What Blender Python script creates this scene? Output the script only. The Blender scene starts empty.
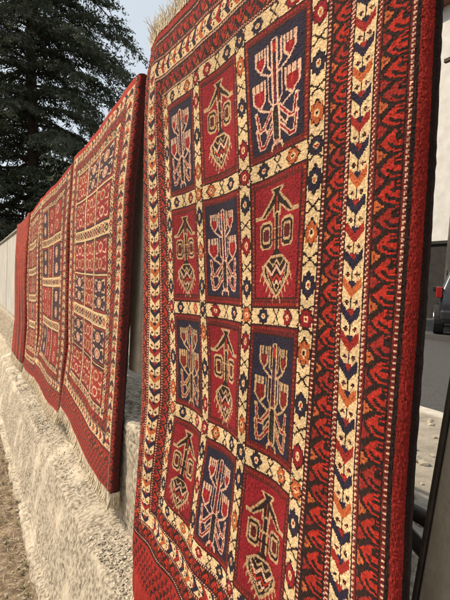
import bpy, math, random
import numpy as np
from mathutils import Vector, Matrix
random.seed(7); RS=np.random.RandomState(11)
sc=bpy.context.scene; COL=sc.collection
GZ=0.5      # level of the street behind the wall

# ------------------------------------------------------------------ helpers
def hash2(ix,iy,seed=0):
    n=(ix.astype(np.int64)*374761393+iy.astype(np.int64)*668265263+seed*1442695041)&0x7fffffff
    n=((n^(n>>13))*1274126177)&0x7fffffff
    n=n^(n>>16)
    return (n&0xffff)/65535.0
def vnoise(x,y,seed=0):
    x=np.asarray(x,float);y=np.asarray(y,float)
    ix=np.floor(x);iy=np.floor(y);fx=x-ix;fy=y-iy
    fx=fx*fx*(3-2*fx);fy=fy*fy*(3-2*fy)
    a=hash2(ix,iy,seed);b=hash2(ix+1,iy,seed);c=hash2(ix,iy+1,seed);d=hash2(ix+1,iy+1,seed)
    return (a*(1-fx)+b*fx)*(1-fy)+(c*(1-fx)+d*fx)*fy-.5
def fbm(x,y,o=4,seed=0):
    r=0;a=1.;
    for k in range(o):
        r=r+a*vnoise(x,y,seed+k*17);x=x*2.03;y=y*2.03;a*=.5
    return r
def tag(o,label=None,cat=None,group=None,kind=None):
    if label:o['label']=label
    if cat:o['category']=cat
    if group:o['group']=group
    if kind:o['kind']=kind
    return o
def empty(name,loc,label,cat,group=None,rz=0):
    o=bpy.data.objects.new(name,None);COL.objects.link(o);o.location=loc;o.rotation_euler[2]=rz
    o.empty_display_size=.1
    return tag(o,label,cat,group)
def link(name,me,mat=None,parent=None):
    o=bpy.data.objects.new(name,me);COL.objects.link(o)
    if mat:me.materials.append(mat)
    if parent:o.parent=parent
    return o
def raw(name,co,faces,mat=None,parent=None,smooth=False,col=None,off=None):
    """co Nx3 world (minus off); faces MxK int array"""
    co=np.asarray(co,np.float32)
    if parent is not None and off is None: off=parent.location
    if off is not None: co=co-np.array(off,np.float32)
    faces=np.asarray(faces,np.int32);m,k=faces.shape
    me=bpy.data.meshes.new(name)
    me.vertices.add(len(co));me.vertices.foreach_set('co',co.ravel())
    me.loops.add(m*k);me.loops.foreach_set('vertex_index',faces.ravel())
    me.polygons.add(m);me.polygons.foreach_set('loop_start',np.arange(m,dtype=np.int32)*k)
    me.polygons.foreach_set('use_smooth',np.full(m,smooth))
    if col is not None:
        at=me.color_attributes.new('Col','FLOAT_COLOR','CORNER')
        c=np.ones((m,k,4),np.float32);c[:,:,:3]=col[:,None,:]
        at.data.foreach_set('color',c.ravel())
    me.update(calc_edges=True)
    return link(name,me,mat,parent)
def gridfaces(nu,nv):
    i=np.arange(nu)[None,:]+np.arange(nv)[:,None]*(nu+1)
    return np.stack([i,i+1,i+nu+2,i+nu+1],-1).reshape(-1,4)
class MB:
    def __init__(s): s.v=[];s.f=[]
    def box(s,x0,y0,z0,x1,y1,z1,M=None):
        n=len(s.v);p=[Vector((x,y,z)) for x in(x0,x1) for y in(y0,y1) for z in(z0,z1)]
        if M:p=[M@q for q in p]
        s.v+=p;s.f+=[tuple(n+i for i in q) for q in((0,1,3,2),(4,6,7,5),(0,4,5,1),(2,3,7,6),(0,2,6,4),(1,5,7,3))];return s
    def tube(s,pts,r,n=8,cap=True):
        pts=[Vector(p) for p in pts];rs=r if isinstance(r,(list,tuple)) else [r]*len(pts);b=len(s.v)
        for i,p in enumerate(pts):
            t=(pts[min(i+1,len(pts)-1)]-pts[max(i-1,0)]).normalized()
            a=t.cross(Vector((0,0,1)) if abs(t.z)<.9 else Vector((1,0,0))).normalized();c=t.cross(a)
            for k in range(n):
                w=2*math.pi*k/n;s.v.append(p+(a*math.cos(w)+c*math.sin(w))*rs[i])
        for i in range(len(pts)-1):
            for k in range(n):s.f.append((b+i*n+k,b+i*n+(k+1)%n,b+(i+1)*n+(k+1)%n,b+(i+1)*n+k))
        if cap:s.f.append(tuple(b+k for k in range(n))[::-1]);e=b+(len(pts)-1)*n;s.f.append(tuple(e+k for k in range(n)))
        return s
    def poly(s,pts,th,M):
        n=len(s.v);k=len(pts)
        s.v+=[M@Vector((x,-th/2,z)) for x,z in pts]+[M@Vector((x,th/2,z)) for x,z in pts]
        s.f.append(tuple(range(n,n+k)));s.f.append(tuple(range(n+2*k-1,n+k-1,-1)))
        for i in range(k):s.f.append((n+i,n+k+i,n+k+(i+1)%k,n+(i+1)%k))
        return s
    def build(s,name,mat,parent=None,bev=0,smooth=False):
        off=parent.location if parent else Vector((0,0,0));R=parent.rotation_euler.to_matrix().inverted() if parent else Matrix.Identity(3)
        me=bpy.data.meshes.new(name);me.from_pydata([R@(Vector(v)-off) for v in s.v],[],s.f);me.update()
        import bmesh
        bm=bmesh.new();bm.from_mesh(me);bmesh.ops.recalc_face_normals(bm,faces=bm.faces);bm.to_mesh(me);bm.free()
        if smooth:
            for p in me.polygons:p.use_smooth=True
        o=link(name,me,mat,parent)
        if bev:
            m=o.modifiers.new('b','BEVEL');m.width=bev;m.segments=2
        return o
# ------------------------------------------------------------------ materials
def mat(name,c,rough=.9,c2=None,scale=10,bump=0,bscale=60,detail=6,metal=0,contrast=(.35,.65),spec=.3,c3=None,scale3=2,con3=(.45,.6)):
    m=bpy.data.materials.new(name);m.use_nodes=True;n=m.node_tree.nodes;l=m.node_tree.links;b=n['Principled BSDF']
    b.inputs['Roughness'].default_value=rough;b.inputs['Metallic'].default_value=metal;b.inputs['Specular IOR Level'].default_value=spec
    b.inputs['Base Color'].default_value=(*c,1)
    tc=n.new('ShaderNodeTexCoord')
    def noise(sc_,d=detail):
        x=n.new('ShaderNodeTexNoise');x.inputs['Scale'].default_value=sc_;x.inputs['Detail'].default_value=d;x.inputs['Roughness'].default_value=.65
        l.new(tc.outputs['Object'],x.inputs['Vector']);return x
    if c2:
        x=noise(scale);r=n.new('ShaderNodeValToRGB');r.color_ramp.elements[0].position=contrast[0];r.color_ramp.elements[1].position=contrast[1]
        r.color_ramp.elements[0].color=(*c,1);r.color_ramp.elements[1].color=(*c2,1);l.new(x.outputs['Fac'],r.inputs['Fac']);out=r.outputs['Color']
        if c3:
            y=noise(scale3,4);r2=n.new('ShaderNodeValToRGB');r2.color_ramp.elements[0].position=con3[0];r2.color_ramp.elements[1].position=con3[1];l.new(y.outputs['Fac'],r2.inputs['Fac'])
            mx=n.new('ShaderNodeMix');mx.data_type='RGBA';l.new(r2.outputs['Color'],mx.inputs['Factor']);l.new(out,mx.inputs['A']);mx.inputs['B'].default_value=(*c3,1);out=mx.outputs['Result']
        l.new(out,b.inputs['Base Color'])
    if bump:
        x=noise(bscale,8);k=n.new('ShaderNodeBump');k.inputs['Strength'].default_value=bump;k.inputs['Distance'].default_value=.012
        l.new(x.outputs['Fac'],k.inputs['Height']);l.new(k.outputs['Normal'],b.inputs['Normal'])
    return m
def wool_mat():
    m=bpy.data.materials.new('knotted_wool');m.use_nodes=True;n=m.node_tree.nodes;l=m.node_tree.links;b=n['Principled BSDF']
    a=n.new('ShaderNodeAttribute');a.attribute_name='Col';tc=n.new('ShaderNodeTexCoord')
    x=n.new('ShaderNodeTexNoise');x.inputs['Scale'].default_value=260;x.inputs['Detail'].default_value=4;l.new(tc.outputs['Object'],x.inputs['Vector'])
    mr=n.new('ShaderNodeMapRange');mr.inputs['From Min'].default_value=.3;mr.inputs['From Max'].default_value=.7;mr.inputs['To Min'].default_value=.72;mr.inputs['To Max'].default_value=1.25
    l.new(x.outputs['Fac'],mr.inputs['Value'])
    v=n.new('ShaderNodeVectorMath');v.operation='SCALE';l.new(a.outputs['Color'],v.inputs[0]);l.new(mr.outputs['Result'],v.inputs['Scale']);l.new(v.outputs['Vector'],b.inputs['Base Color'])
    b.inputs['Roughness'].default_value=.95;b.inputs['Specular IOR Level'].default_value=.12
    b.inputs['Sheen Weight'].default_value=.04;b.inputs['Sheen Roughness'].default_value=.5;b.inputs['Sheen Tint'].default_value=(1,.8,.65,1)
    y=n.new('ShaderNodeTexNoise');y.inputs['Scale'].default_value=650;y.inputs['Detail'].default_value=2;l.new(tc.outputs['Object'],y.inputs['Vector'])
    k=n.new('ShaderNodeBump');k.inputs['Strength'].default_value=.4;k.inputs['Distance'].default_value=.0013;l.new(y.outputs['Fac'],k.inputs['Height']);l.new(k.outputs['Normal'],b.inputs['Normal'])
    return m
M_wool=wool_mat()
M_back=mat('rug_backing',(.16,.10,.065),1,(.26,.17,.11),60,.5,200)
M_selv=mat('dark_wool_edge',(.022,.014,.012),1,(.05,.03,.025),90,.8,250)
M_redselv=mat('red_wool_edge',(.22,.03,.018),1,(.34,.05,.03),90,.8,250)
M_fringe=mat('cotton_fringe',(.52,.42,.29),1,(.84,.74,.56),90,.3,300)
M_kilim=mat('plain_red_weave',(.46,.034,.022),.95,(.34,.022,.015),45,.9,420)
M_plaster=mat('wall_plaster',(.17,.135,.095),1,(.58,.505,.39),60,.75,300,detail=9,contrast=(.40,.58),c3=(.40,.33,.245),scale3=3,con3=(.50,.72))
M_haunch=mat('mortar_haunch',(.17,.135,.095),1,(.58,.505,.39),52,.75,330,detail=9,contrast=(.38,.58),c3=(.68,.59,.455),scale3=4.5,con3=(.50,.66))
M_dirt=mat('dry_earth',(.10,.072,.048),1,(.24,.18,.12),9,1.0,45,c3=(.36,.29,.20),scale3=30,con3=(.5,.7))
M_asph=mat('asphalt',(.045,.044,.043),.85,(.075,.072,.068),30,.5,150)
M_pave=mat('pavement_concrete',(.20,.175,.14),.95,(.34,.30,.24),7,.6,80)
M_kerb=mat('kerb_stone',(.36,.33,.28),.95,(.5,.46,.4),12,.4,80)
M_post=mat('weathered_tan_paint',(.30,.25,.18),.8,(.40,.34,.26),14,.3,60)
M_dark=mat('dark_steel',(.035,.028,.022),.6,(.07,.055,.04),20,.2,60)
M_sheet=mat('pale_sheet_metal',(.40,.385,.34),.7,(.50,.48,.43),3,.1,30)
M_rail=mat('grey_rail',(.22,.20,.17),.6,(.3,.28,.24),20,.2,60)
def leafmat(name,c,c2):
    m=mat(name,c,.8,c2,1.3,0,contrast=(.4,.65));n=m.node_tree.nodes;l=m.node_tree.links;b=n['Principled BSDF'];t=n.new('ShaderNodeBsdfTranslucent');x=n.new('ShaderNodeMixShader');x.inputs[0].default_value=.3
    l.new(b.inputs['Base Color'].links[0].from_socket,t.inputs['Color']);l.new(b.outputs[0],x.inputs[1]);l.new(t.outputs[0],x.inputs[2]);l.new(x.outputs[0],n['Material Output'].inputs['Surface']);return m
M_bark=mat('conifer_bark',(.05,.038,.028),1,(.10,.078,.058),14,1,40)
M_needle=leafmat('conifer_needles',(.055,.066,.045),(.115,.13,.08))
M_stone=mat('rubble_stone',(.3,.26,.2),1,(.46,.41,.33),15,.8,70)
M_straw=mat('dry_straw',(.38,.29,.17),1,(.55,.45,.29),8)
# ------------------------------------------------------------------ rug painter
PAL={'R':(.37,.024,.014),'C':(.235,.011,.017),'N':(.020,.016,.032),'I':(.64,.455,.245),'O':(.42,.098,.03),'K':(.024,.012,.010),
     'M':(.10,.012,.012),'P':(.62,.37,.25),'G':(.04,.045,.035),'D':(.14,.017,.013),'B':(.27,.021,.016),'Y':(.46,.29,.15)}
KEYS=list(PAL);PARR=np.array([PAL[k] for k in KEYS])*.78;KI={k:i for i,k in enumerate(KEYS)}
class Rug:
    def __init__(s,W,H,k):
        s.W,s.H,s.k=W,H,k;s.nu=int(round(W/k));s.nv=int(round(H/k));s.a=np.full((s.nv,s.nu),KI['R'],np.uint8)
        s.X=(np.arange(s.nu)+.5)*W/s.nu;s.Y=(np.arange(s.nv)+.5)*H/s.nv
    def box_(s,x0,y0,x1,y1):
        i0=max(0,int(x0/s.W*s.nu)-1);i1=min(s.nu,int(x1/s.W*s.nu)+2);j0=max(0,int(y0/s.H*s.nv)-1);j1=min(s.nv,int(y1/s.H*s.nv)+2)
        return i0,i1,j0,j1
    def rect(s,x0,y0,x1,y1,c):
        i0,i1,j0,j1=s.box_(x0,y0,x1,y1)
        if i1<=i0 or j1<=j0:return
        X=s.X[i0:i1][None];Y=s.Y[j0:j1][:,None];m=(X>=x0)&(X<x1)&(Y>=y0)&(Y<y1);s.a[j0:j1,i0:i1][m]=KI[c]
    def poly(s,pts,c):
        p=np.array(pts);i0,i1,j0,j1=s.box_(p[:,0].min(),p[:,1].min(),p[:,0].max(),p[:,1].max())
        if i1<=i0 or j1<=j0:return
        X,Y=np.meshgrid(s.X[i0:i1],s.Y[j0:j1]);m=np.zeros(X.shape,bool);q=np.roll(p,-1,0)
        for (ax,ay),(bx,by) in zip(p,q):
            if ay==by:continue
            m^=((ay>Y)!=(by>Y))&(X<(bx-ax)*(Y-ay)/(by-ay)+ax)
        s.a[j0:j1,i0:i1][m]=KI[c]
    def line(s,pts,w,c):
        for (ax,ay),(bx,by) in zip(pts[:-1],pts[1:]):
            i0,i1,j0,j1=s.box_(min(ax,bx)-w,min(ay,by)-w,max(ax,bx)+w,max(ay,by)+w)
            if i1<=i0 or j1<=j0:continue
            X,Y=np.meshgrid(s.X[i0:i1],s.Y[j0:j1]);dx,dy=bx-ax,by-ay;L=dx*dx+dy*dy+1e-9
            t=np.clip(((X-ax)*dx+(Y-ay)*dy)/L,0,1);d=np.hypot(X-ax-t*dx,Y-ay-t*dy);s.a[j0:j1,i0:i1][d<w/2]=KI[c]
# a strip runs from (x0,y0) in direction d ('v' up or 'h' right), local t along, a across 0..w
def T(x0,y0,d,rev=False,w=0):
    if d=='v':return lambda t,a:(x0+((w-a) if rev else a),y0+t)
    return lambda t,a:(x0+t,y0+((w-a) if rev else a))
def guard(r,x0,y0,L,w,d,c='D',dot='P',per=.84):
    f=T(x0,y0,d);r.poly([f(0,0),f(L,0),f(L,w),f(0,w)],'K')
    r.poly([f(0,.3),f(L,.3),f(L,w-.3),f(0,w-.3)],c)
    n=int(L/per);m=w/2
    for i in range(n):
        t=i*per;r.poly([f(t+.1,m-.28),f(t+.42,m-.28),f(t+.62,m+.3),f(t+.3,m+.3)],dot if i%2 or dot!='P' else 'P')
def chev(r,x0,y0,L,w,d,per=4.35,ph=0,fl=False):
    f0=T(x0,y0,d);f=(lambda t,a:f0(L-t,a)) if fl else f0
    r.poly([f(0,0),f(L,0),f(L,w),f(0,w)],'I')
    cyc=[('N','B'),('B','N'),('N','B'),('O','N')];n=int(L/per)+1
    for i in range(n):
        c,e=cyc[(i+ph)%4];t=i*per+RS.uniform(-.1,.1)
        if t+per>L+.3:break
        g=lambda tt,aa:f(t+tt*per/5.2,aa*w/4.4)
        r.line([g(-.2,2.2),g(5.2,2.2)],.32,'K')
        r.poly([g(-.15,2.2),g(.9,1.3),g(2.2,.1),g(4.15,.1),g(3.0,1.3),g(2.4,2.2),g(3.0,3.1),g(4.15,4.3),g(2.2,4.3),g(.9,3.1)],c)
        r.poly([g(1.7,2.2),g(2.7,1.45),g(3.4,1.6),g(2.9,2.2),g(3.4,2.8),g(2.7,2.95)],e)
        for a in(1.15,3.25):
            r.poly([g(3.85,a),g(4.4,a-.55),g(4.95,a),g(4.4,a+.55)],'K')
            r.poly([g(4.2,a-.1),g(4.55,a-.1),g(4.55,a+.2),g(4.2,a+.2)],'B')
def hook(r,x0,y0,L,w,d,per=3.75,rev=False,fl=False):
    f0=T(x0,y0,d,rev,w);f=(lambda t,a:f0(L-t,a)) if fl else f0
    r.poly([f(0,0),f(L,0),f(L,w),f(0,w)],'K');n=int(L/per)+1
    for i in range(n):
        t=i*per
        g=lambda tt,aa:f(min(max(t+tt*per/4.7,0),L),aa*w/4.2)
        r.poly([g(2.2,.55),g(3.3,1.7),g(4.35,2.3),g(4.5,4.05),g(3.3,4.05),g(3.35,3.1),g(2.75,2.75),g(2.4,3.2),g(2.55,4.05),g(.35,4.05),g(.3,2.6),g(1.1,1.5)],'R' if (i*7)%5 else 'B')
        r.line([g(1.0,3.9),g(1.15,2.9),g(1.9,2.1)],.55,'K');r.line([g(-.2,3.4),g(.6,1.6),g(2.2,.35),g(3.6,1.5),g(4.5,2.6)],.5,'K');r.line([g(3.9,4.0),g(3.7,3.3)],.4,'K')
        r.poly([g(3.4,.15),g(4.1,1.0),g(4.75,1.75),g(5.4,1.0),g(6.1,.15)],'O' if i%2 else 'B')
        r.poly([g(4.35,.25),g(4.75,1.0),g(5.15,.25)],'D')
        r.poly([g(1.2,.1),g(2.0,.42),g(2.8,.1)],'D')
def hexm(r,f,t,c,e,s=1.,et=1.):
    g=lambda a,b:f(t+a*s*et,b*s)
    for q,cc in((1.16,'K'),(.93,c)):
        r.poly([g(-2.1*q,0),g(-1.1*q,1.05*q),g(-.45*q,1.8*q),g(.45*q,1.8*q),g(1.1*q,1.05*q),g(2.1*q,0),g(1.1*q,-1.05*q),g(.45*q,-1.8*q),g(-.45*q,-1.8*q),g(-1.1*q,-1.05*q)],cc)
        if cc!='K' or c=='N':
            for a in(-1,1):
                for b in(-1,1):
                    r.poly([g(a*.75,b*1.0),g(a*1.5,b*1.15),g(a*1.5,b*1.75),g(a*.95,b*1.75)],cc)
    r.poly([g(-.85,0),g(-.35,.7),g(.35,.7),g(.85,0),g(.35,-.7),g(-.35,-.7)],'I')
    r.poly([g(-.5,0),g(0,.45),g(.5,0),g(0,-.45)],e)
def scroll(r,f,t,s=1.):
    g=lambda a,b:f(t+a*s,b*s);w=.36
    r.line([g(-.75,-1.0),g(.75,1.0)],w,'K');r.line([g(-.75,1.0),g(.75,-1.0)],w,'K')
    for a in(-1,1):
        for b in(-1,1):
            r.line([g(a*.75,b*1.0),g(a*1.25,b*1.5),g(a*.95,b*2.1),g(a*.3,b*2.05)],w,'K')
def cream(r,x0,y0,L,w,d,ph=0,n=None,et=1.,ends=False):
    f1=T(x0,y0,d);f=lambda t,a:f1(t,a+w/2)
    r.poly([f1(0,0),f1(L,0),f1(L,w),f1(0,w)],'I')
    n=n or max(1,int(round(L/5.55)));p=L/n;cyc=[('N','R'),('O','K'),('N','O'),('C','O')];s=min(1.,w/4.1)
    for i in range(n):
        t=(i+.5)*p
        c,e=cyc[(i+ph)%4];hexm(r,f,t,c,e,s*RS.uniform(.88,1.0),et)
        if i or ends: scroll(r,f,i*p,s)
    if ends: scroll(r,f,L,s)
def frame(r,x0,y0,x1,y1,w,fn,**k):
    """four strips of width w just inside the rectangle"""
    fn(r,x0+w,y1-w,x1-x0-2*w,w,'h',**k);fn(r,x0+w,y0,x1-x0-2*w,w,'h',**k)
    fn(r,x0,y0,y1-y0,w,'v',**k);fn(r,x1-w,y0,y1-y0,w,'v',**k)
def lamp(r,cx,cy,sx,sy,ink='P'):
    g=lambda x,y:(cx+x*sx,cy+y*sy)
    def L(p,w,c):r.line([g(*q) for q in p],w*1.12,c)
    def Pg(p,c):r.poly([g(*q) for q in p],c)
    for (X0,X1,Yb,Yt,stem) in((2.0,5.0,4.6,9.9,3.0),(2.3,6.0,-3.0,3.2,-4.6)):
        for m in(-1,1):
            Pg([(m*X0,Yt),(m*X1,Yt),(m*X1,Yb+2.2),(m*(X0+X1)/2,Yb),(m*(X0+.2),Yb+1.6)],ink)
            Pg([(m*(X0+.55),Yt-1.9),(m*(X1-.5),Yt-1.9),(m*(X1-.5),Yb+2.2),(m*(X0+X1)/2,Yb+.75),(m*(X0+.6),Yb+1.8)],'C' if ink=='P' else 'D')
            for k in range(3):
                a=X0+.62+(X1-X0-.9)*k/2.6;L([(m*a,Yt-.1),(m*a,Yt-1.9)],.30,'N')
            a=(X0+X1)/2;L([(m*a,Yt-2.2),(m*a,Yb+2.4)],.5,'R' if ink=='P' else 'C')
            L([(m*a,Yb+.3),(m*1.2,Yb-1.3),(m*.5,Yb-1.2)],.42,ink)
    L([(0,9.9),(0,-3.6)],1.7,ink);L([(0,9.9),(0,-3.4)],.95,'N');L([(0,9.6),(0,8.0)],.6,'R');L([(0,5.0),(0,-3.2)],.4,'C')
    for yb in(-4.6,-8.3):
        for m in(-1,1):
            L([(m*.8,yb+.9),(m*3.5,yb-2.3),(m*4.6,yb-2.5),(m*5.2,yb+1.4)],.95,ink)
            L([(m*.9,yb+.8),(m*3.5,yb-2.3),(m*4.6,yb-2.4),(m*5.1,yb+1.1)],.38,'C')
    for m in(-1,1):
        L([(m*1.6,9.9),(m*1.6,5.4),(m*.8,4.3)],.36,ink);L([(m*1.7,3.4),(m*1.7,-1.6),(m*.9,-3.0)],.36,ink)
        L([(m*1.2,-6.2),(m*2.7,-8.4),(m*3.0,-6.6)],.34,ink)
    L([(0,-4.2),(0,-10.2)],2.2,ink);L([(0,-4.2),(0,-10.0)],1.5,'K')
    for k in range(4):L([(-.3,-5-k*1.4),(.3,-5.5-k*1.4)],.4,'G')
    for m in(-1,1):L([(0,-10.6),(m*1.3,-11.4),(m*1.5,-12.2)],.5,ink)
    L([(0,-10.2),(0,-12.2)],.4,'R')
def bird(r,cx,cy,sx,sy):
    g=lambda x,y:(cx+x*sx,cy+y*sy)
    def L(p,w,c):r.line([g(*q) for q in p],w,c)
    def Pg(p,c):r.poly([g(*q) for q in p],c)
    I='Y'
    Pg([(-2.2,11.3),(2.2,11.3),(1.2,9.9),(2.6,8.4),(5.0,5.9),(6.4,5.9),(6.4,5.0),(3.8,5.0),(1.3,7.0),(1.3,5.0),(-1.3,5.0),(-1.3,7.0),(-3.8,5.0),(-6.4,5.0),(-6.4,5.9),(-5.0,5.9),(-2.6,8.4),(-1.2,9.9)],I)
    Pg([(-1.3,10.9),(1.3,10.9),(.6,9.8),(2.0,8.2),(4.5,5.6),(3.9,5.5),(.8,7.8),(.8,5.2),(-.8,5.2),(-.8,7.8),(-3.9,5.5),(-4.5,5.6),(-2.0,8.2),(-.6,9.8)],'K')
    L([(0,9),(0,5.6)],.4,'R')
    L([(0,5.2),(0,-3)],1.9,I);L([(0,5.2),(0,-3)],1.2,'K')
    for m in(-1,1):
        o=lambda s:[(m*(3.3+dx*s),1.4+dy*s) for dx,dy in((-1.1,3.1),(1.1,3.1),(1.9,2.3),(1.9,-2.3),(1.1,-3.1),(-1.1,-3.1),(-1.9,-2.3),(-1.9,2.3))]
        Pg(o(1.0),I);Pg(o(.82),'K');Pg(o(.62),I);Pg(o(.42),'M');L([(m*.3,2.6),(m*1.5,2.6)],.35,I);L([(m*.3,.4),(m*1.5,.4)],.35,'K')
    Pg([(0,-1.2),(1.9,-3.2),(0,-4.6),(-1.9,-3.2)],'K')
    Pg([(-1.8,-3.0),(1.8,-3.0),(4.6,-5.2),(4.4,-7.4),(2.2,-10.2),(0,-12.4),(-2.2,-10.2),(-4.4,-7.4),(-4.6,-5.2)],I)
    Pg([(-1.6,-3.5),(1.6,-3.5),(3.8,-5.4),(3.6,-7.2),(1.8,-9.7),(0,-11.5),(-1.8,-9.7),(-3.6,-7.2),(-3.8,-5.4)],'K')
    L([(-3.2,-5.3),(-1.6,-7.2),(0,-5.4),(1.6,-7.2),(3.2,-5.3)],.55,'P');L([(-2.4,-7.0),(-1.2,-8.5),(0,-7.2),(1.2,-8.5),(2.4,-7.0)],.5,'R')
    L([(0,-8.6),(-.9,-9.6),(0,-10.7),(.9,-9.6),(0,-8.6)],.4,I)
    L([(-2.3,-4.2),(-1.1,-5.4),(0,-4.1),(1.1,-5.4),(2.3,-4.2)],.34,I);L([(-1.5,-8.6),(-.7,-9.4),(0,-8.3),(.7,-9.4),(1.5,-8.6)],.32,'P')
    for m in(-1,1):L([(m*3.1,-6.2),(m*2.6,-7.9),(m*1.5,-9.5)],.3,I);L([(m*5.0,6.6),(m*2.4,8.9)],.3,'D')
    for m in(-1,1):
        for k in range(5):
            x=4.6-k*.95;y=-6.8-k*1.15;L([(m*x,y),(m*(x+.55),y-1.5)],.34,I)
def panel(r,x0,y0,x1,y1,kind):
    r.rect(x0,y0,x1,y1,'K')
    r.rect(x0+.3,y0+.3,x1-.3,y1-.3,'M')
    w=x1-x0;h=y1-y0
    for i in range(int((h-1)/.84)):
        y=y0+.5+i*.84
        for xx in(x0+.56,x1-1.12):r.rect(xx,y,xx+.56,y+.45,'P' if kind=='B' else ('B' if i%5 else 'O'))
    for i in range(int((w-1)/.84)):
        x=x0+.5+i*.84
        for yy,c in((y0+.56,'B'),(y1-1.12,'B'),(y1-1.75,'D'),(y0+1.3,'D')):r.rect(x,yy,x+.5,yy+.5,c)
    r.rect(x0+1.3,y0+1.9,x1-1.3,y1-1.95,'K')
    r.rect(x0+1.55,y0+2.1,x1-1.55,y1-2.15,'N' if kind=='N' else 'C')
    cx,cy=(x0+x1)/2,(y0+y1)/2-.0
    if kind=='N':lamp(r,cx+RS.uniform(-.2,.2),cy-.1+RS.uniform(-.3,.3),w/17*RS.uniform(1.0,1.1),h/26*RS.uniform(.87,.94),'P' if RS.rand()>.3 else 'Y')
    else:bird(r,cx+RS.uniform(-.2,.2),cy+RS.uniform(-.3,.3),w/17*RS.uniform(.98,1.08),h/26*RS.uniform(.86,.93))
def elem(r,x0,y0,x1,y1):
    r.rect(x0,y0,x1,y1,'B');k=0;y=y0+.8
    while y<y1-.8:
        x=x0+1+(k%2)*1.6
        while x<x1-1:
            r.line([(x,y-.9),(x+.1,y+1.1)],.6,'K');r.line([(x+.9,y-.8),(x+1.2,y+.5)],.5,'R');r.line([(x-.8,y+.8),(x,y-.1),(x+.8,y+.8)],.5,'M' if (k+int(x))%3 else 'K');x+=3.2
        y+=2.1;k+=1
def weave(r,grain=.13,seed=3):
    rs=np.random.RandomState(seed);c=PARR[r.a].astype(np.float32);nv,nu=r.a.shape
    c*=np.clip(1+grain*rs.randn(nv,nu,1),.5,1.6)
    yy,xx=np.mgrid[0:nv,0:nu]
    ab=1+.20*fbm(xx/260.,yy/9.,3,seed)+.22*fbm(xx/60.,yy/70.,3,seed+5)
    c*=ab[...,None]
    # stray knots where colours meet
    return np.clip(c,0.004,.95).reshape(-1,3)

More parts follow.
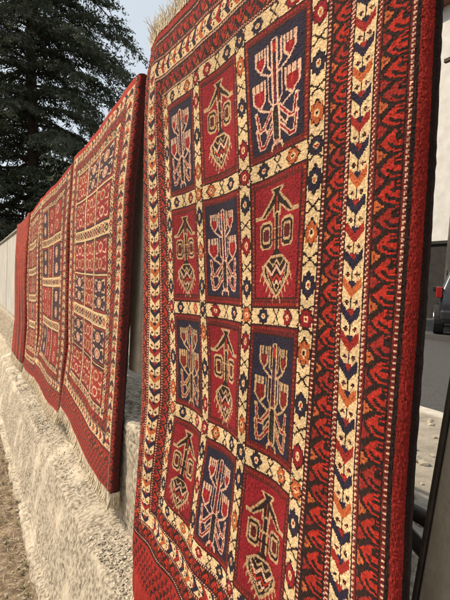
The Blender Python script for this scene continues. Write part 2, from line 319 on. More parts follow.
def smooth2(A,n,k):
    for _ in range(n):
        for ax in(0,1):
            pad=[(0,0)]*2;pad[ax]=(k,k);P=np.pad(A,pad,mode='reflect',reflect_type='odd')
            cs=np.cumsum(np.concatenate([np.zeros_like(np.take(P,[0],ax)),P],ax),ax);L=2*k+1;N=A.shape[ax]
            A=(np.take(cs,range(L,L+N),ax)-np.take(cs,range(0,N),ax))/L
    return A
def lay(nu,nv,W,H,un,vn,S,Z,X,sm=6):
    """control net (len(vn) x len(un)) -> vertex positions; u from the left edge, v from the bottom"""
    U=np.linspace(0,W,nu+1);V=np.linspace(0,H,nv+1);out=[]
    for A in(S,Z,X):
        A=np.array(A,float);B=np.array([np.interp(U,un,row) for row in A])          # rows x U
        C=np.array([np.interp(V,vn,B[:,i]) for i in range(nu+1)]).T
        out.append(smooth2(C,3,sm))
    return out
def dress(root,rug,cols,s,z,x,seed,fr_bottom,fr_top,edge_mats,th=.007,kil=0,strands=3,fr_side=0,kend=.03,thinf=.0016):
    nu,nv=rug.nu,rug.nv;rs=np.random.RandomState(seed)
    jx=x+rs.randn(nv+1,nu+1)*.0004;js=s+rs.randn(nv+1,nu+1)*.0003;jz=z+rs.randn(nv+1,nu+1)*.0003
    co=np.stack([jx,js,jz],-1).reshape(-1,3)
    raw('knotted_pile',co,gridfaces(nu,nv)[:,::-1],M_wool,root,False,cols)
    # backing, offset behind the pile
    st=4;iu=list(range(0,nu,st))+[nu];iv=list(range(0,nv,st))+[nv]
    s2=s[np.ix_(iv,iu)];z2=z[np.ix_(iv,iu)];x2=x[np.ix_(iv,iu)]
    P=np.stack([x2,s2,z2],-1);du=np.gradient(P,axis=1);dv=np.gradient(P,axis=0);N=np.cross(du,dv);N/=np.linalg.norm(N,axis=-1,keepdims=True)+1e-9
    if N[...,0].mean()<0:N=-N
    Q=P+N*th;raw('woven_back',Q.reshape(-1,3),gridfaces(len(iu)-1,len(iv)-1),M_back,root,True)
    # selvages: fat overcast edges
    for e,(m,rad) in zip((0,-1),edge_mats):
        A=P[:,e];B=Q[:,e];c=A*.25+B*.75-0*A;n=len(c);k=10;vs=[];inward=(P[:,1 if e==0 else -2]-A);inward/=np.linalg.norm(inward,axis=-1,keepdims=True)
        nn=N[:,e]
        for i in range(n):
            wob=1+.07*rs.randn()
            for q in range(k):
                w=2*math.pi*q/k;vs.append(c[i]+inward[i]*(math.cos(w)*rad*wob-rad*.25)+nn[i]*math.sin(w)*(th*.55)*wob)
        fs=[(i*k+q,i*k+(q+1)%k,(i+1)*k+(q+1)%k,(i+1)*k+q) for i in range(n-1) for q in range(k)]
        raw('selvage',vs,fs,m,root,True)
    # plain woven end
    def weave_end(A,down,hang,n_out):
        m=len(A);rows=7;vs=[]
        for j in range(rows):
            f=j/(rows-1)
            for i in range(m):
                vs.append(A[i]+down[i]*hang*f+n_out*(.004*math.sin(i*.13+j*.5)+.003*f))
        return np.array(vs),gridfaces(m-1,rows-1),np.array(vs[-m:])
    cb=co.reshape(nv+1,nu+1,3)
    bot=cb[0,::4].copy();dn=(cb[0,::4]-cb[6,::4]);dn/=np.linalg.norm(dn,axis=-1,keepdims=True);bot=bot-dn*.003+np.array([.004,0,0])
    if kil:
        v,f,bot=weave_end(bot,dn,kil,np.array([-1,0,0]));raw('kilim_end',v,f,M_kilim,root,True)
    def fringe(A,d,L,name,jit,curl,outx=-.3):
        per=strands;vs=[];fs=[]
        A=np.array(A);seg=np.linalg.norm(np.diff(A,axis=0),axis=1);cum=np.r_[0,np.cumsum(seg)];n=int(cum[-1]/.0042)*per
        for q in range(n):
            t=rs.uniform(0,cum[-1]);p=np.array([np.interp(t,cum,A[:,i]) for i in range(3)]);dd=np.array([np.interp(t,cum,d[:,i]) for i in range(3)])
            l=L*rs.uniform(.55,1.12);b=len(vs);v=dd+rs.randn(3)*np.array([.5,1,.3])*jit;ns=5;p=p+np.array([rs.uniform(-.003,.004),0,0])
            cv=rs.randn(3)*curl+np.array([outx,0,0])*rs.uniform(0,1)
            for k in range(ns):
                r_=thinf*(1.2-.12*k)
                for w in(0,2.09,4.19):vs.append(p+np.array([math.cos(w)*r_,math.sin(w)*r_,0]))
                p=p+v*l/(ns-1);v=v+cv*.35
                if p[0]>.56 and name=='fringe' and L>.05 and False:p[0]=.56
            for k in range(ns-1):
                for w in range(3):fs.append((b+k*3+w,b+k*3+(w+1)%3,b+k*3+3+(w+1)%3,b+k*3+3+w))
        return vs,fs
    if fr_bottom:
        v,f=fringe(bot,dn+np.array([0,fr_side,0]),fr_bottom,'fringe',.07,.10);raw('fringe',v,f,M_fringe,root,True)
    if fr_top:
        top=cb[-1,::4];up=(cb[-1,::4]-cb[-7,::4]);up/=np.linalg.norm(up,axis=-1,keepdims=True)
        v,f=fringe(top-up*.004,up*.8+np.array([0,0,.3]),fr_top,'fringe',.30,.55,.1);raw('fringe',v,f,M_fringe,root,True)

# ------------------------------------------------------------------ main rug
W0=112.3;H0=179.
def main_pattern(seed=1):
    r=Rug(W0,H0,.28);R_=r
    r.rect(0,0,W0,H0,'B')
    for i in range(900):
        x,y=RS.uniform(0,W0),RS.uniform(0,H0);r.rect(x,y,x+.5,y+.3,'R' if i%2 else 'D')
    r.rect(W0-1.1,0,W0,H0,'K');r.rect(0,0,.8,H0,'D')
    elem(r,4.2,1.0,W0-4.2,12.4)
    yb,yt=12.6,H0-2.2
    x0,x1=4.0,W0-4.0
    def ring(w,fn,lo=0,**k):
        nonlocal x0,x1,yb,yt
        frame(r,x0,yb,x1,yt,w,fn,**k);x0+=w;x1-=w;yb+=w;yt-=w
    ring(.55,lambda r,x,y,L,w,d:r.rect(x,y,x+(w if d=='v' else L),y+(L if d=='v' else w),'K'))
    ring(1.25,guard)
    def hk(r,x,y,L,w,d):
        hook(r,x,y,L,w,d,rev=(x>W0/2 if d=='v' else y>H0/2)^True if d=='v' else (y<H0/2),fl=(d=='h'))
    ring(4.1,hk);ring(1.35,guard)
    def ch(r,x,y,L,w,d):chev(r,x,y,L,w,d,ph=1 if x>W0/2 else 0,fl=(d=='h' and y<H0/2))
    ring(4.5,ch);ring(1.3,guard);ring(3.9,hk);ring(1.1,guard)
    # cream lattice, pitch measured between band centres
    cx=[23.8,45.3,67.0,88.5];cy=[32.4,62.9,93.6,124.5,156.9]
    hw=1.75
    r.rect(x0,yb,x1,yt,'I')
    for j in range(5):
        for i in range(3):cream(r,cx[i]+hw-.6,cy[j]-hw,cx[i+1]-cx[i]-2*hw+1.2,2*hw,'h',ph=(i*3+j*2)%4,n=2,ends=True,et=1.1)
    for i in range(4):
        for j in range(4):cream(r,cx[i]-hw,cy[j]+hw-.4,cy[j+1]-cy[j]-2*hw+.8,2*hw,'v',ph=(i*2+j)%4,n=3,ends=True,et=1.45)
        for j in range(5):
            f=lambda t,a,i=i,j=j:(cx[i]+t,cy[j]+a);hexm(r,f,0,'NOC'[(i+j)%3],'R',.9)
    for i in range(3):
        for j in range(4):
            panel(r,cx[i]+hw,cy[j]+hw,cx[i+1]-hw,cy[j+1]-hw,'N' if (i+(3-j))%2==0 else 'C')
    return r
def waves(s,z,amp,seed):
    return amp*(1.3*fbm(s*2.4,z*.8,2,seed)+.5*fbm(s*6,z*2.,2,seed+3))
r=main_pattern()
un=[0,4.0,11.3,15.7,21.0,23.8,45.3,67.0,88.5,96.5,100.8,108.3,112.3]
vn=[0,12.5,32.4,62.9,93.6,124.5,156.9,168,179]
def srow(e,c0,c1,c2,c3,a,b,c,d,k=0):
    l=e-c0
    return [e-.008,e,c0+l*.50,c0+l*.32,c0+l*.09,c0,c1,c2,c3,a,b,c,d]
S=[srow(1.43,1.275,1.06,.846,.651,.546,.490,.409,.400),
   srow(1.50,1.306,1.088,.869,.670,.561,.509,.427,.418),
   srow(1.590,1.333,1.115,.889,.689,.578,.536,.448,.439),
   srow(1.605,1.287,1.063,.862,.672,.575,.536,.446,.437),
   srow(1.622,1.317,1.100,.868,.660,.575,.536,.448,.439),
   srow(1.640,1.352,1.133,.889,.650,.572,.532,.446,.438),
   srow(1.652,1.405,1.172,.945,.663,.574,.532,.446,.438),
   srow(1.655,1.41,1.18,.95,.665,.575,.532,.446,.439),
   srow(1.650,1.415,1.19,.96,.67,.575,.532,.446,.440)]
def zrow(l,c0,c1,c2,c3,rr):return [l,l,l*.5+c0*.5,l*.35+c0*.65,c0,c0,c1,c2,c3,rr,rr,rr,rr]
Z=[zrow(.582,.585,.585,.585,.585,.585),zrow(.666,.664,.66,.662,.66,.66),zrow(.812,.815,.80,.81,.795,.79),zrow(1.118,1.12,1.126,1.133,1.127,1.12),
   zrow(1.42,1.424,1.431,1.433,1.443,1.44),zrow(1.735,1.736,1.735,1.734,1.752,1.75),zrow(2.085,2.062,2.052,2.056,2.042,2.04),
   zrow(2.215,2.19,2.18,2.18,2.165,2.16),zrow(2.325,2.325,2.318,2.31,2.295,2.29)]
Xr=[[.575,.553,.543,.545,.549,.55,.55,.55,.55,.55,.55,.554,.576]]*9
Xr=[np.array(x)+o for x,o in zip(Xr,(-.062,-.034,-.006,0,0,0,0,.004,.022))]
s,z,x=lay(r.nu,r.nv,W0,H0,un,vn,S,Z,Xr,7)
x=x+waves(s,z,.020,31)+.0055*np.sin(s*31+2.2*np.sin(z*2.1)+z*1.3)*np.clip((2.4-z)/1.2,.25,1);s=s+.009*fbm(z*3.2,s*1.5,2,8)
main=empty('rug',(.56,1.0,.5),'nearest and largest rug, navy and crimson figure panels in a cream lattice','rug','rugs hung over the fence')
dress(main,r,weave(r,.13,3),s,z,x,5,.07,.055,[(M_redselv,.006),(M_selv,.006)],kil=.075,fr_side=.55,strands=3)
# ------------------------------------------------------------------ rugs further along
def mini(r,x0,y0,x1,y1,kind,a=0):
    """small stacked figures of the finer rugs"""
    r.rect(x0,y0,x1,y1,'K')
    r.rect(x0+.6,y0+.6,x1-.6,y1-.6,'B' if kind=='N' else 'M')
    r.rect(x0+1.4,y0+1.4,x1-1.4,y1-1.4,{'N':'N','C':'C','R':'B'}[kind])
    nn=2 if (y1-y0)>(x1-x0)*.75 else 1;h=(y1-y0-2.4)/nn;cx=(x0+x1)/2;w=(x1-x0)/2-2.6
    for k in range(nn):
        cy=y0+1.2+h*(k+.5);q=h*.42
        g=lambda a,b:(cx+a*w,cy+b*q)
        r.poly([g(-.5,.1),g(-.32,.6),g(0,.85),g(.32,.6),g(.5,.1),g(.32,-.6),g(0,-.85),g(-.32,-.6)],'Y' if (k+a)%2 else 'P')
        r.poly([g(-.34,.1),g(-.2,.5),g(.2,.5),g(.34,.1),g(.2,-.5),g(-.2,-.5)],'K' if kind!='N' else 'C')
        r.poly([g(-.2,.4),g(.2,.4),g(.2,-.4),g(-.2,-.4)],'P' if kind=='N' else 'R')
        for m in(-1,1) if r.k<.45 else ():
            r.line([g(m*.55,.75),g(m*.95,.95),g(m*.95,.35)],.75,'I' if kind=='N' else 'Y');r.line([g(m*.55,-.75),g(m*.95,-.9),g(m*.95,-.4)],.75,'P')
def fine_pattern(W,H,k,rows,botm,topm,bandw=4.6,cols=3,edge=9.,ground='R',split=1,seed=0):
    r=Rug(W,H,k);r.rect(0,0,W,H,'R');elem(r,2,1,W-2,botm-4);hook(r,9.4,botm-10.2,W-18.8,5,'h',per=5);guard(r,9.4,botm-5.2,W-18.8,1.1,'h')
    hook(r,2.0,0,H,6.2,'v',per=5);hook(r,W-8.2,0,H,6.2,'v',per=5,rev=True)
    r.rect(W-4.5,0,W,H,'M');[r.line([(W-3.4,q),(W-1.6,q+1.6),(W-3.2,q+3)],.6,'K') for q in np.arange(0,H-3,4.4)];guard(r,8.2,0,H,1.2,'v');guard(r,W-9.4,0,H,1.2,'v')  # maroon near-edge strip: shade of the curled-back edge put into the pattern
    x0,x1,yb,yt=9.4,W-9.4,botm-4,H-3.
    frame(r,x0,yb,x1,yt,4.6,lambda r,x,y,L,w,d:chev(r,x,y,L,w,d,per=5.0,fl=True));x0+=4.6;x1-=4.6;yb+=4.6;yt-=4.6
    frame(r,x0,yb,x1,yt,1.1,guard);x0+=1.1;x1-=1.1;yb+=1.1;yt-=1.1
    frame(r,x0,yb,x1,yt,4.2,lambda r,x,y,L,w,d:hook(r,x,y,L,w,d,per=4.4));x0+=4.2;x1-=4.2;yb+=4.2;yt-=4.2
    frame(r,x0,yb,x1,yt,3.4,lambda r,x,y,L,w,d:cream(r,x,y,L,w,d));x0+=3.4;x1-=3.4;yb+=3.4;yt-=3.4
    r.rect(x0,yb,x1,yt,'I');ph=(yt-yb-(rows-1)*bandw)/rows
    for j in range(rows):
        y=yb+j*(ph+bandw)
        if j:cream(r,x0,y-bandw,x1-x0,bandw,'h',ph=j)
        cw=(x1-x0-(cols-1)*2.4)/cols
        for i in range(cols):
            xx=x0+i*(cw+2.4)
            for q in range(split):
                hh=ph/split;mini(r,xx,y+q*hh+.3,xx+cw,y+(q+1)*hh-.3,['C','N','C','R','R','N'][(i+j*2+q*2+seed)%6 if split==1 else (i*2+j+q+seed)%6],i+j)
            if i:
                for yy in np.arange(y,y+ph-1,2.2):r.rect(xx-1.8,yy,xx-.6,yy+1.1,'B' if int(yy)%2 else 'K')
    return r
def far_rug(name,label,r,W,H,sR,sL,ztR,ztL,zbR,zbL,seed,fr=.075,curlw=.035,sag=.02,x0=.55,edge=(M_redselv,M_selv),seedw=9,mids=None):
    # u from the left edge (far end) to the right edge (near end); both long edges curl back to the fence
    cw=5.;un=[0,cw*.5,cw,W*.33,W*.66,W-7,W-3.5,W];Ls=sL-sR
    def srow(dR,dL):
        a,b=sL+dL,sR+dR
        return [a+.004,a+.006,a,a-(a-b)*.32,a-(a-b)*.66,b+.008,b-.002,b+.004]
    vn=[0,H*.25,H*.5,H*.75,H]
    S=[srow(*d) for d in (mids or ((.0,-.05),(-.02,-.08),(0,-.02),(.0,.0),(.0,.05)))]
    Z=[]
    for v in vn:
        f=v/H;a=zbL+(ztL-zbL)*f;b=zbR+(ztR-zbR)*f;sg=sag*(1 if f>.9 else .5)
        Z.append([a,a,a,a*.67+b*.33-sg,a*.34+b*.66-sg,b,b,b])
    X=[[x0+.06,x0+.025,x0,x0-.004,x0-.004,x0,x0+curlw*.9,x0+curlw*2.2] for v in vn]
    X[0]=[q-.02 for q in X[0]];X[-1]=[q+.02 for q in X[-1]]
    s,z,x=lay(r.nu,r.nv,W,H,un,vn,S,Z,X,3)
    x=x+waves(s,z,.016,seedw)
    root=empty(name,(x0,(sL+sR)/2,zbL),label,'rug','rugs hung over the fence')
    dress(root,r,weave(r,.14,seed)*.98+np.array([.5,.26,.2],np.float32)*.05,s,z,x,seed,fr,0,[(edge[0],.006),(edge[1],.009)],strands=4,thinf=.0030)  # pale pink wash added to the knot colours, standing in for grazing sun
    return root
r2=fine_pattern(116,170,.42,3,21,10,cols=3,split=2,bandw=6)
far_rug('rug','second rug from the front, red, three tiers of figures between cream diamond bands','' or r2,116,170,1.735,2.80,2.275,2.225,.63,.735,21,mids=((.10,.12),(.11,.02),(.07,.06),(.03,.12),(-.02,.16)),seedw=12,curlw=.016,fr=.065)
r3=fine_pattern(112,165,.5,4,18,10,cols=3,split=1,seed=1,bandw=6)
far_rug('rug','third rug from the front, pinkish red with four tiers of tiny panels','' or r3,112,165,2.93,4.0,2.20,2.16,.66,.67,22,seedw=15,edge=(M_redselv,M_redselv),mids=((.03,.22),(-.02,.05),(-.01,.06),(.0,.12),(.05,.3)))
r4=fine_pattern(100,165,.7,5,16,10,cols=3,split=1,seed=2,bandw=6)
far_rug('rug','fourth rug from the front, pale red with small panels, beside the plain rug','' or r4,100,165,4.12,4.95,2.155,2.13,.66,.62,23,seedw=18,edge=(M_redselv,M_selv))
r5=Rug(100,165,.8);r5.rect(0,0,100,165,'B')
for i in range(2200):
    a,b=RS.uniform(0,100),RS.uniform(0,165);r5.rect(a,b,a+1.,b+1.2,'O')
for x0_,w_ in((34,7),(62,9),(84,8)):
    r5.poly([(x0_,0),(x0_+w_,0),(x0_+w_-3,60),(x0_-6,105),(x0_-14,128),(x0_-9,80)],'D');r5.poly([(x0_+2,0),(x0_+w_-2,0),(x0_+w_-5,50),(x0_-4,90)],'K')  # diagonal shadow over this rug, painted into the knots as dark wedges
far_rug('rug','farthest rug, plain brownish red with painted-in shadow streaks beside the pale fence panels','' or r5,100,165,5.06,6.2,2.14,2.12,.62,.60,24,seedw=22,edge=(M_redselv,M_selv))

# ------------------------------------------------------------------ ground, wall
def axis(parts):
    out=[]
    for a,b,st in parts:
        out+=list(np.arange(a,b-1e-6,st))
    return np.array(out+[parts[-1][1]])
gx=axis([(-400,-40,60),(-40,-6,4),(-6,-1.2,.4),(-1.2,.5,.012),(.5,1.5,.25),(1.5,6,1.5),(6,40,8),(40,400,60)])
gy=axis([(-400,-40,60),(-40,-4,6),(-4,.6,.4),(.6,4.2,.013),(4.2,9,.04),(9,20,.5),(20,60,5),(60,400,60)])
GX,GY=np.meshgrid(gx,gy)
near=np.clip((9.5-np.abs(GY-2))/2,0,1)*np.clip((GX+1.3)/.2,0,1)*(GX<.6)
gz=near*(.028*fbm(GX*5,GY*4,4,3)+.016*np.abs(fbm(GX*18,GY*14,3,6))+.010*fbm(GX*60,GY*45,2,9))
raw('ground',np.stack([GX,GY,gz],-1).reshape(-1,3),gridfaces(len(gx)-1,len(gy)-1),M_dirt,smooth=True)['kind']='structure'
# retaining wall with a mortar haunch at its foot
wall=empty('retaining_wall',(.6,5,0),'low rough plastered masonry wall with a gritty ledge under the hanging rugs','wall')
def sweep(prof,name,m,ystep,amp,seed,par,y0=-3.,y1=34.,den=.01):
    prof=np.array(prof,float);seg=np.r_[0,np.cumsum(np.linalg.norm(np.diff(prof,axis=0),axis=1))];t=np.arange(0,seg[-1],den)
    px=np.interp(t,seg,prof[:,0]);pz=np.interp(t,seg,prof[:,1])
    k=np.ones(3)/3;px[1:-1]=np.convolve(px,k,'valid');pz[1:-1]=np.convolve(pz,k,'valid')
    dx=np.gradient(px);dz=np.gradient(pz);L=np.hypot(dx,dz);nx,nz=-dz/L,dx/L
    ys=axis([(y0,.9,.1),(.9,3.4,.0065),(3.4,4.5,.011),(4.5,10,.03),(10,y1,.3)])
    Tt,Yy=np.meshgrid(t,ys)
    h=amp*(1.1*fbm(Tt*5,Yy*4,3,seed)+.45*fbm(Tt*16,Yy*14,3,seed+4)+.13*fbm(Tt*90,Yy*90,2,seed+8)-.9*np.clip(fbm(Tt*12,Yy*9,3,seed+30)-.42,0,1)*3)
    h=h+.008*fbm(Tt*.6,Yy*1.1,2,seed+70)-.007*np.exp(-(np.abs(fbm(Tt*2.2+3,Yy*1.4,4,seed+90))/.012)**2)
    co=np.stack([px[None]+nx[None]*h,Yy,pz[None]+nz[None]*h],-1).reshape(-1,3)
    return raw(name,co,gridfaces(len(t)-1,len(ys)-1)[:,::-1],m,par,True)
sweep([(.60,.30),(.594,.40),(.590,.60),(.583,.88),(.59,.925),(.61,.935),(.86,.94),(.875,.92),(.88,.45)],'masonry',M_plaster,.01,.017,40,wall,den=.007)
sweep([(.318,-.05),(.330,.004),(.338,.030),(.362,.034),(.372,.050),(.396,.17),(.420,.30),(.442,.405),(.449,.436),(.453,.443),(.462,.447),(.50,.457),(.55,.474),(.596,.488),(.62,.49)],'ledge',M_haunch,.01,.0072,60,wall,den=.0065)
# street behind
b=MB().box(.88,-60,.10,3.3,90,GZ);o=b.build('pavement',M_pave);o['kind']='structure'
b=MB().box(3.3,-60,.10,3.46,90,GZ-.0+.012);o=b.build('kerb',M_kerb);o['kind']='structure'
b=MB().box(3.46,-60,.05,9.4,90,GZ-.11);o=b.build('road',M_asph);o['kind']='structure'
b=MB().box(9.4,-60,.05,200,200,GZ+.01);o=b.build('forecourt',M_asph);o['kind']='structure'
# ------------------------------------------------------------------ fence
fence=empty('fence',(.65,6,.94),'tan post and rail fence on the wall top, pale sheet panels at its end','fence')
for y in (-1.6,-.2,2.95,4.5,6.3,8.2,10.1,12.,14.,16.,18.):
    MB().box(.625,y-.025,.92,.675,y+.025,2.26 if y<2 else 2.16 if y<4 else 2.07).build('post',M_post,fence,bev=.003)
MB().box(.622,1.80,1.12,.652,1.915,2.25).build('post',M_post,fence,bev=.003)
M=Matrix.Translation((.66,.468,1.096))@Matrix.Rotation(math.radians(7),4,'X')
MB().box(-.012,-.075,-.16,.012,0,1.05,M).build('leaning_board',M_post,fence,bev=.003)
MB().box(-.016,.002,-.16,.014,.009,1.05,M).build('board_edge',M_dark,fence,bev=.001)
MB().tube([(.61,-3,2.275),(.61,1.4,2.27),(.61,6,2.09),(.61,19,2.09)],.018,10).build('top_rail',M_rail,fence,smooth=True)
MB().tube([(.70,.9,1.125),(.70,.40,1.105),(.70,-.6,1.10)],.014,10).build('lower_rail',M_dark,fence,smooth=True)
MB().tube([(.69,.60,1.10),(.685,.46,1.045),(.68,.2,.96)],.013,8).build('brace',M_dark,fence,smooth=True)
for i,y in enumerate((6.35,8.23,10.13,12.03,14.03,16.03)):
    L=1.82 if i<3 else 1.92;n=int(L/.03);vs=[]
    for j in range(n+1):
        yy=y+L*j/n;xx=.615+(.006 if (j//2)%2 else 0)*(1)
        vs+=[(xx,yy,.955),(xx,yy,2.125)]
    f=[(2*j,2*j+1,2*j+3,2*j+2) for j in range(n)]
    o=raw('sheet_panel',vs,f,M_sheet,fence)
    m=o.modifiers.new('s','SOLIDIFY');m.thickness=.003
# ------------------------------------------------------------------ loose stones on the earth and straw
def blob(rs,c,r):
    ic=[(0,0,1),(.894,0,.447),(.276,.851,.447),(-.724,.526,.447),(-.724,-.526,.447),(.276,-.851,.447),(.724,.526,-.447),(-.276,.851,-.447),(-.894,0,-.447),(-.276,-.851,-.447),(.724,-.526,-.447),(0,0,-1)]
    sx,sy,sz=r*rs.uniform(.7,1.3),r*rs.uniform(.7,1.3),r*rs.uniform(.45,.8)
    return [(c[0]+x*sx*rs.uniform(.8,1.2),c[1]+y*sy*rs.uniform(.8,1.2),c[2]+z_*sz) for x,y,z_ in ic]
ICF=[(0,1,2),(0,2,3),(0,3,4),(0,4,5),(0,5,1),(1,6,2),(2,7,3),(3,8,4),(4,9,5),(5,10,1),(6,7,2),(7,8,3),(8,9,4),(9,10,5),(10,6,1),(11,7,6),(11,8,7),(11,9,8),(11,10,9),(11,6,10)]
def ground_z(x_,y_):
    i=np.clip(np.searchsorted(gx,x_),0,len(gx)-1);j=np.clip(np.searchsorted(gy,y_),0,len(gy)-1);return gz[j,i]
vs=[];fs=[];rs=np.random.RandomState(4)
for i in range(2600):
    x_=.34-abs(rs.randn())*.35;y_=rs.uniform(.9,7)
    if x_<-1.1:continue
    b0=len(vs);vs+=blob(rs,(x_,y_,ground_z(x_,y_)+.001),rs.choice([.003,.005,.008,.013],p=[.45,.35,.16,.04]));fs+=[tuple(b0+q for q in f) for f in ICF]
raw('gravel',vs,fs,M_stone,smooth=False)['kind']='stuff'
M_agg=mat('exposed_aggregate',(.20,.165,.125),1,(.66,.58,.46),95,.5,200,detail=2,contrast=(.42,.58))
vs=[];fs=[]
for i in range(21000):
    y_=.9+4.6*rs.uniform()**1.2
    if i%7<3: q=rs.uniform();x_=.465+.12*q;z_=.446+.036*q
    else:
        q=rs.uniform();x_=.375+.068*q;z_=.06+.34*q
    b0=len(vs);vs+=blob(rs,(x_+rs.uniform(-.003,.003),y_,z_+rs.uniform(-.003,.003)),rs.choice([.002,.0035,.0055,.009],p=[.4,.35,.19,.06])*(1 if i%7<3 else .5));fs+=[tuple(b0+q for q in f) for f in ICF]
o=raw('aggregate',vs,fs,M_agg,wall);o['kind']='stuff'
vs=[];fs=[]
for i in range(2200):
    x_=.33-abs(rs.randn())*.4;y_=rs.uniform(.9,6.5)
    if x_<-1.1:continue
    a=rs.uniform(0,6.28);l=rs.uniform(.012,.05);z_=ground_z(x_,y_)+.004;dx,dy=math.cos(a)*l,math.sin(a)*l;w=.0011;dz=rs.uniform(-.002,.02)
    b0=len(vs);vs+=[(x_-dy/l*w,y_+dx/l*w,z_),(x_+dy/l*w,y_-dx/l*w,z_),(x_+dx+dy/l*w,y_+dy-dx/l*w,z_+dz),(x_+dx-dy/l*w,y_+dy+dx/l*w,z_+dz)];fs.append((b0,b0+1,b0+2,b0+3))
raw('dry_grass',vs,fs,M_straw)['kind']='stuff'
vs=[];fs=[]
for i in range(70):
    y_=.95+6*rs.uniform();x_=.30+rs.uniform(-.10,.035);z_=ground_z(x_,y_)
    for k in range(rs.randint(6,16)):
        a=rs.uniform(0,6.28);l=rs.uniform(.02,.065);b0=len(vs);w=.0016;dx,dy=math.cos(a),math.sin(a);p=(x_+rs.uniform(-.01,.01),y_+rs.uniform(-.01,.01))
        for t in(0,.5,1.):
            q=(p[0]+dx*l*.6*t*t,p[1]+dy*l*.6*t*t,z_+l*t*(1-.25*t));ww=w*(1-t*.85);vs+=[(q[0]-dy*ww,q[1]+dx*ww,q[2]),(q[0]+dy*ww,q[1]-dx*ww,q[2])]
        fs+=[(b0,b0+1,b0+3,b0+2),(b0+2,b0+3,b0+5,b0+4)]
raw('weeds',vs,fs,mat('dry_weed',(.12,.13,.05),.9,(.30,.27,.12),12))['kind']='stuff'
# rubble beside the fence foot on the street side
rub=[]
rs=np.random.RandomState(9)
vs=[];fs=[]
for i in range(260):
    x_=rs.uniform(1.0,3.2);y_=rs.uniform(.6,3.2);b0=len(vs);rr=rs.choice([.012,.02,.035,.05],p=[.4,.35,.18,.07])
    vs+=blob(rs,(x_,y_,GZ+rr*.3),rr);fs+=[tuple(b0+q for q in f) for f in ICF]
raw('rubble',vs,fs,M_stone)['kind']='stuff'
# ------------------------------------------------------------------ conifers
def conifer(loc,H,Rb,seed,label,nb=150,z0=1.0,dens=1.):
    rs=np.random.RandomState(seed);root=empty('conifer_tree',loc,label,'tree','dark conifers beyond the fence')
    X0,Y0,Z0=loc
    mb=MB();pts=[(X0+.15*math.sin(k*.9),Y0+.12*math.cos(k*.7),Z0+H*k/9.) for k in range(10)];mb.tube(pts,[.21*(1-k/9.3)+.02 for k in range(10)],10)
    mb.build('trunk',M_bark,root,smooth=True)
    lim=MB();quads=[]
    P0=[];P1=[];SZ=[]
    for b_ in range(nb):
        f=(b_+rs.uniform(0,1))/nb;h=z0+(H-z0-.3)*(f**1.15);R=Rb*(1-(h-z0)/(H-z0))**.75*rs.uniform(.62,1.12)+.25;a=b_*2.399+rs.uniform(-.35,.35)
        n=9;p=np.array([X0,Y0,Z0+h]);rise=rs.uniform(.05,.38);line=[]
        for k in range(n):
            t=k/(n-1);line.append(np.array([X0+math.cos(a)*R*t+.12*math.sin(3*t+b_),Y0+math.sin(a)*R*t,Z0+h+R*(rise*t-.62*t**2.4*rs.uniform(.9,1.1))]))
        lim.tube([tuple(q) for q in line],[.055*(1-k/n)*(1-f*.6)+.008 for k in range(n)],5,False)
        line=np.array(line)
        nt=int(R*8.5*dens)+4
        for t in rs.uniform(.03,1.,nt)**.85:
            q=np.array([np.interp(t*(n-1),range(n),line[:,i]) for i in range(3)])
            side=rs.choice([-1,1]);tw=rs.uniform(.35,.95)*(.45+.65*(1-abs(t-.55)))*min(1.,R/2.5+.3)
            aa=a+side*rs.uniform(.5,1.35);d=np.array([math.cos(aa),math.sin(aa),-.18-.3*rs.uniform(0,1)])
            e=q+d*tw;ns=int(tw*34)+5
            for u in rs.uniform(.05,1.05,ns):
                c=q+(e-q)*u+rs.randn(3)*np.array([.045,.045,.035]);c[2]-=.10*u*u
                P0.append(c);dd=d*.6+rs.randn(3)*.55+np.array([0,0,-.25]);P1.append(dd/np.linalg.norm(dd));SZ.append(rs.uniform(.07,.17))
    lim.build('limbs',M_bark,root)
    P0=np.array(P0);P1=np.array(P1);SZ=np.array(SZ)[:,None];n=len(P0)
    sd=np.cross(P1,rs.randn(n,3));sd/=np.linalg.norm(sd,axis=1,keepdims=True)
    wv=.016+.010*rs.rand(n,1)
    V=np.stack([P0-P1*SZ*.5-sd*wv*.5,P0-P1*SZ*.1+sd*wv,P0+P1*SZ*.6,P0-P1*SZ*.1-sd*wv],1).reshape(-1,3)
    F=np.arange(n*4).reshape(n,4);raw('crown',V,F,M_needle,root)
    return n
n1=conifer((1.9,17.2,GZ),20,5.2,3,'tall dark conifer with drooping boughs rising right behind the far rugs',nb=215,dens=1.9)
n2=conifer((-2.6,22.5,0),21,5.2,8,'dark conifer at the far left edge, behind the tall drooping one',nb=170,dens=1.5)
print('needles',n1,n2)
# ------------------------------------------------------------------ far side: wall, house, SUV
M_cw=mat('dark_wall_render',(.018,.016,.015),.9,(.03,.027,.024),6,.3,40)
M_house=mat('pale_render',(.46,.45,.42),.9,(.56,.55,.52),2,.2,30)
M_roof=mat('roof_tile',(.20,.09,.06),.9,(.28,.13,.09),8,.5,30)
M_glass=mat('window_glass',(.02,.025,.03),.08,spec=.8)
M_paint=mat('dark_car_paint',(.018,.018,.021),.22,spec=.7)
M_chrome=mat('bright_trim',(.6,.6,.6),.2,metal=1)
M_tyre=mat('tyre_rubber',(.02,.02,.02),.9,(.03,.03,.03),30,.3,100)
M_red=mat('tail_lamp_lens',(.28,.008,.008),.15,spec=.7)
M_plate=mat('number_plate_white',(.8,.8,.78),.4)
up_=empty('utility_pole',(13.6,9.55,GZ),'tan wooden utility pole rising beside the right edge of the nearest rug','pole')
MB().tube([(13.6,9.55,GZ),(13.62,9.40,5.5),(13.7,9.4,9.5)],[.20,.17,.14],14).build('shaft',M_post,up_,smooth=True)
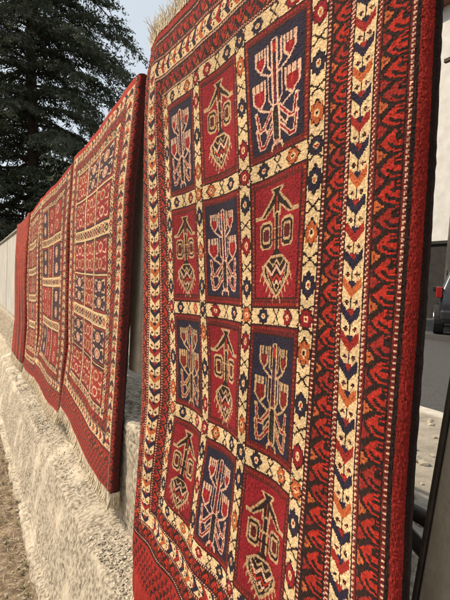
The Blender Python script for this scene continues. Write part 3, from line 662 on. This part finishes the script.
MB().box(13.62,8.6,9.0,13.74,10.2,9.12).build('cross_arm',M_bark,up_,bev=.01)
w=empty('boundary_wall',(18,6,GZ),'dark boundary wall across the street behind the parked car','wall')
MB().box(15.2,-6,GZ,15.5,40,GZ+2.75).build('wall_face',M_cw,w);MB().box(15.12,-6,GZ+2.75,15.58,40,GZ+2.86).build('coping',M_cw,w)
h=empty('house',(26,18,GZ),'tall pale rendered house rising behind the dark boundary wall','house')
MB().box(20,6,GZ,32,26,15.2).build('wall',M_house,h)
MB().poly([(-.6,0),(12.6,0),(6,2.6)],21.2,Matrix.Translation((20,16,15.2))).build('roof',M_roof,h)
for yy in (8,12,16,20,24):
    for zz in (1.6,4.6,7.6,10.6):
        fr=MB().box(19.93,yy-.65,zz,19.99,yy+.65,zz+1.4).build('window',M_kerb,h);o=MB().box(19.90,yy-.55,zz+.1,19.925,yy+.55,zz+1.3).build('pane',M_glass,fr)
        o.parent=fr;o.location=fr.location;
        me=o.data
        for v in me.vertices:v.co=v.co-Vector(h.location)
        o.location=(0,0,0)
# SUV, local x across, y forward
def suv(loc,rz):
    root=empty('parked_car',loc,'dark parked estate car seen from behind past the right edge of the nearest rug','car',rz=0)
    S_=[] # stations: y, halfwidth, z list
    prof=[(-2.25,.45,1.02),(-2.28,.55,1.0),(-2.2,.95,.98),(-2.0,1.55,.80),(-1.8,1.66,.78)]
    # cross sections along y: (y, zb, zbelt, ztop, hw, hwroof)
    secs=[(-2.30,.42,.92,.96,.84,.80),(-2.24,.32,1.0,1.10,.91,.84),(-2.02,.28,1.02,1.60,.93,.68),(-1.6,.28,1.02,1.68,.94,.69),(-.4,.28,1.0,1.70,.94,.69),(.5,.28,1.0,1.64,.94,.68),(1.0,.28,.99,1.30,.94,.76),(1.35,.28,.98,1.03,.93,.84),(2.0,.30,.90,.94,.90,.80),(2.3,.40,.75,.80,.82,.74)]
    vs=[];k=10
    for y,zb,zm,zt,hw,hr in secs:
        vs+=[(-hw*.9,y,zb),(-hw,y,zb+.15),(-hw,y,(zb+zm)/2),(-hw*.985,y,zm),(-hr,y,zt-.05),(-hr*.9,y,zt),(hr*.9,y,zt),(hr,y,zt-.05),(hw*.985,y,zm),(hw,y,(zb+zm)/2),(hw,y,zb+.15),(hw*.9,y,zb)]
    k=12;fs=[]
    for i in range(len(secs)-1):
        for q in range(k):fs.append((i*k+q,i*k+(q+1)%k,(i+1)*k+(q+1)%k,(i+1)*k+q))
    fs.append(tuple(range(k)));fs.append(tuple(range((len(secs)-1)*k,len(secs)*k))[::-1])
    me=bpy.data.meshes.new('body');me.from_pydata(vs,[],fs);me.update()
    import bmesh
    bm=bmesh.new();bm.from_mesh(me);bmesh.ops.recalc_face_normals(bm,faces=bm.faces);bm.to_mesh(me);bm.free()
    o=link('body',me,M_paint,root);m=o.modifiers.new('b','BEVEL');m.width=.03;m.segments=3
    for p in me.polygons:p.use_smooth=True
    def part(name,mb,mt,bev=.01,par=None):
        me=bpy.data.meshes.new(name);me.from_pydata([tuple(v) for v in mb.v],[],mb.f);me.update();o=link(name,me,mt,par or root)
        if bev:mm=o.modifiers.new('b','BEVEL');mm.width=bev;mm.segments=2
        return o
    # rear window (tilted), rear lamps, plate, bumper
    R=Matrix.Translation((0,-2.155,1.34))@Matrix.Rotation(math.radians(-22),4,'X')
    part('rear_window',MB().box(-.62,-.012,-.19,.62,.012,.19,R),M_glass)
    for sx in(-1,1):
        part('tail_lamp',MB().box(sx*.90-.09,-2.31,.86,sx*.90+.035,-2.14,1.10),M_red,.02)
        part('side_window',MB().poly([(-1.75,1.06),(-1.55,1.50),(.55,1.50),(1.0,1.08)],.02,Matrix.Translation((sx*.835,0,0))@Matrix.Rotation(math.radians(90),4,'Z')@Matrix.Rotation(math.radians(sx*-22),4,'X')@Matrix.Identity(4)) if False else MB().box(sx*.80-.012,-1.7,1.08,sx*.80+.012,.5,1.50),M_glass)
        part('door_mirror',MB().box(sx*1.05-.09,.55,1.0,sx*1.05+.09,.66,1.15),M_paint,.03)
    part('number_plate',MB().box(-.26,-2.325,.66,.26,-2.305,.78),M_plate,.004)
    part('rear_bumper',MB().box(-.88,-2.40,.36,.88,-2.22,.60),M_paint,.05)
    part('tailgate_trim',MB().box(-.5,-2.315,.93,.5,-2.295,.965),M_chrome,.004)
    for sx in(-1,1):
        for y in(-1.4,1.45):
            ty=MB().tube([(sx*.92-.11,y,.34),(sx*.92+.11,y,.34)],.34,24);o=part('wheel',ty,M_tyre,.02)
            rm=MB().tube([(sx*.92-.12,y,.34),(sx*.92+.125*(1 if sx>0 else 1),y,.34)],.21,16);part('rim',rm,M_chrome,.01,o)
    root.rotation_euler[2]=rz
suv((11.55,7.2,GZ+.012),math.radians(-55))
# ------------------------------------------------------------------ light, world, camera
az=math.radians(-52);el=math.radians(44)      # azimuth from +Y towards +X
sd=Vector((math.sin(az)*math.cos(el),math.cos(az)*math.cos(el),math.sin(el)))
L=bpy.data.lights.new('sun','SUN');L.energy=4.8;L.angle=math.radians(.55);L.color=(1,.86,.68)
lo=bpy.data.objects.new('sun',L);COL.objects.link(lo);lo.rotation_euler=sd.to_track_quat('Z','Y').to_euler()
wd=bpy.data.worlds.new('World');sc.world=wd;wd.use_nodes=True;n=wd.node_tree.nodes;bg=n['Background']
sk=n.new('ShaderNodeTexSky');sk.sky_type='NISHITA';sk.sun_disc=False;sk.sun_elevation=el;sk.sun_rotation=az;sk.dust_density=3.5;sk.air_density=.9;sk.ozone_density=1.5
mx=n.new('ShaderNodeMix');mx.data_type='RGBA';mx.inputs['Factor'].default_value=.62;mx.inputs['B'].default_value=(4.7,5.0,4.95,1)
wd.node_tree.links.new(sk.outputs['Color'],mx.inputs['A']);wd.node_tree.links.new(mx.outputs['Result'],bg.inputs['Color']);bg.inputs['Strength'].default_value=.15
cd=bpy.data.cameras.new('camera');co_=bpy.data.objects.new('camera',cd);COL.objects.link(co_);sc.camera=co_
TH,PI_,RO=math.radians(29.4),math.radians(-2.0),math.radians(2.2)
fw=Vector((math.sin(TH)*math.cos(PI_),math.cos(TH)*math.cos(PI_),math.sin(PI_)));rt=Vector((math.cos(TH),-math.sin(TH),0));up=rt.cross(fw)
r_=rt*math.cos(RO)+up*math.sin(RO);u_=r_.cross(fw)
co_.matrix_world=Matrix(((r_.x,u_.x,-fw.x,0),(r_.y,u_.y,-fw.y,0),(r_.z,u_.z,-fw.z,1.5),(0,0,0,1)))
cd.sensor_fit='VERTICAL';cd.sensor_height=36;cd.lens=36*467/600;cd.clip_start=.02;cd.clip_end=2000
cd.dof.use_dof=False
sc.view_settings.view_transform='Standard';sc.view_settings.look='None';sc.view_settings.gamma=1;sc.view_settings.use_curve_mapping=False;sc.view_settings.exposure=.28
sc.render.engine='CYCLES'
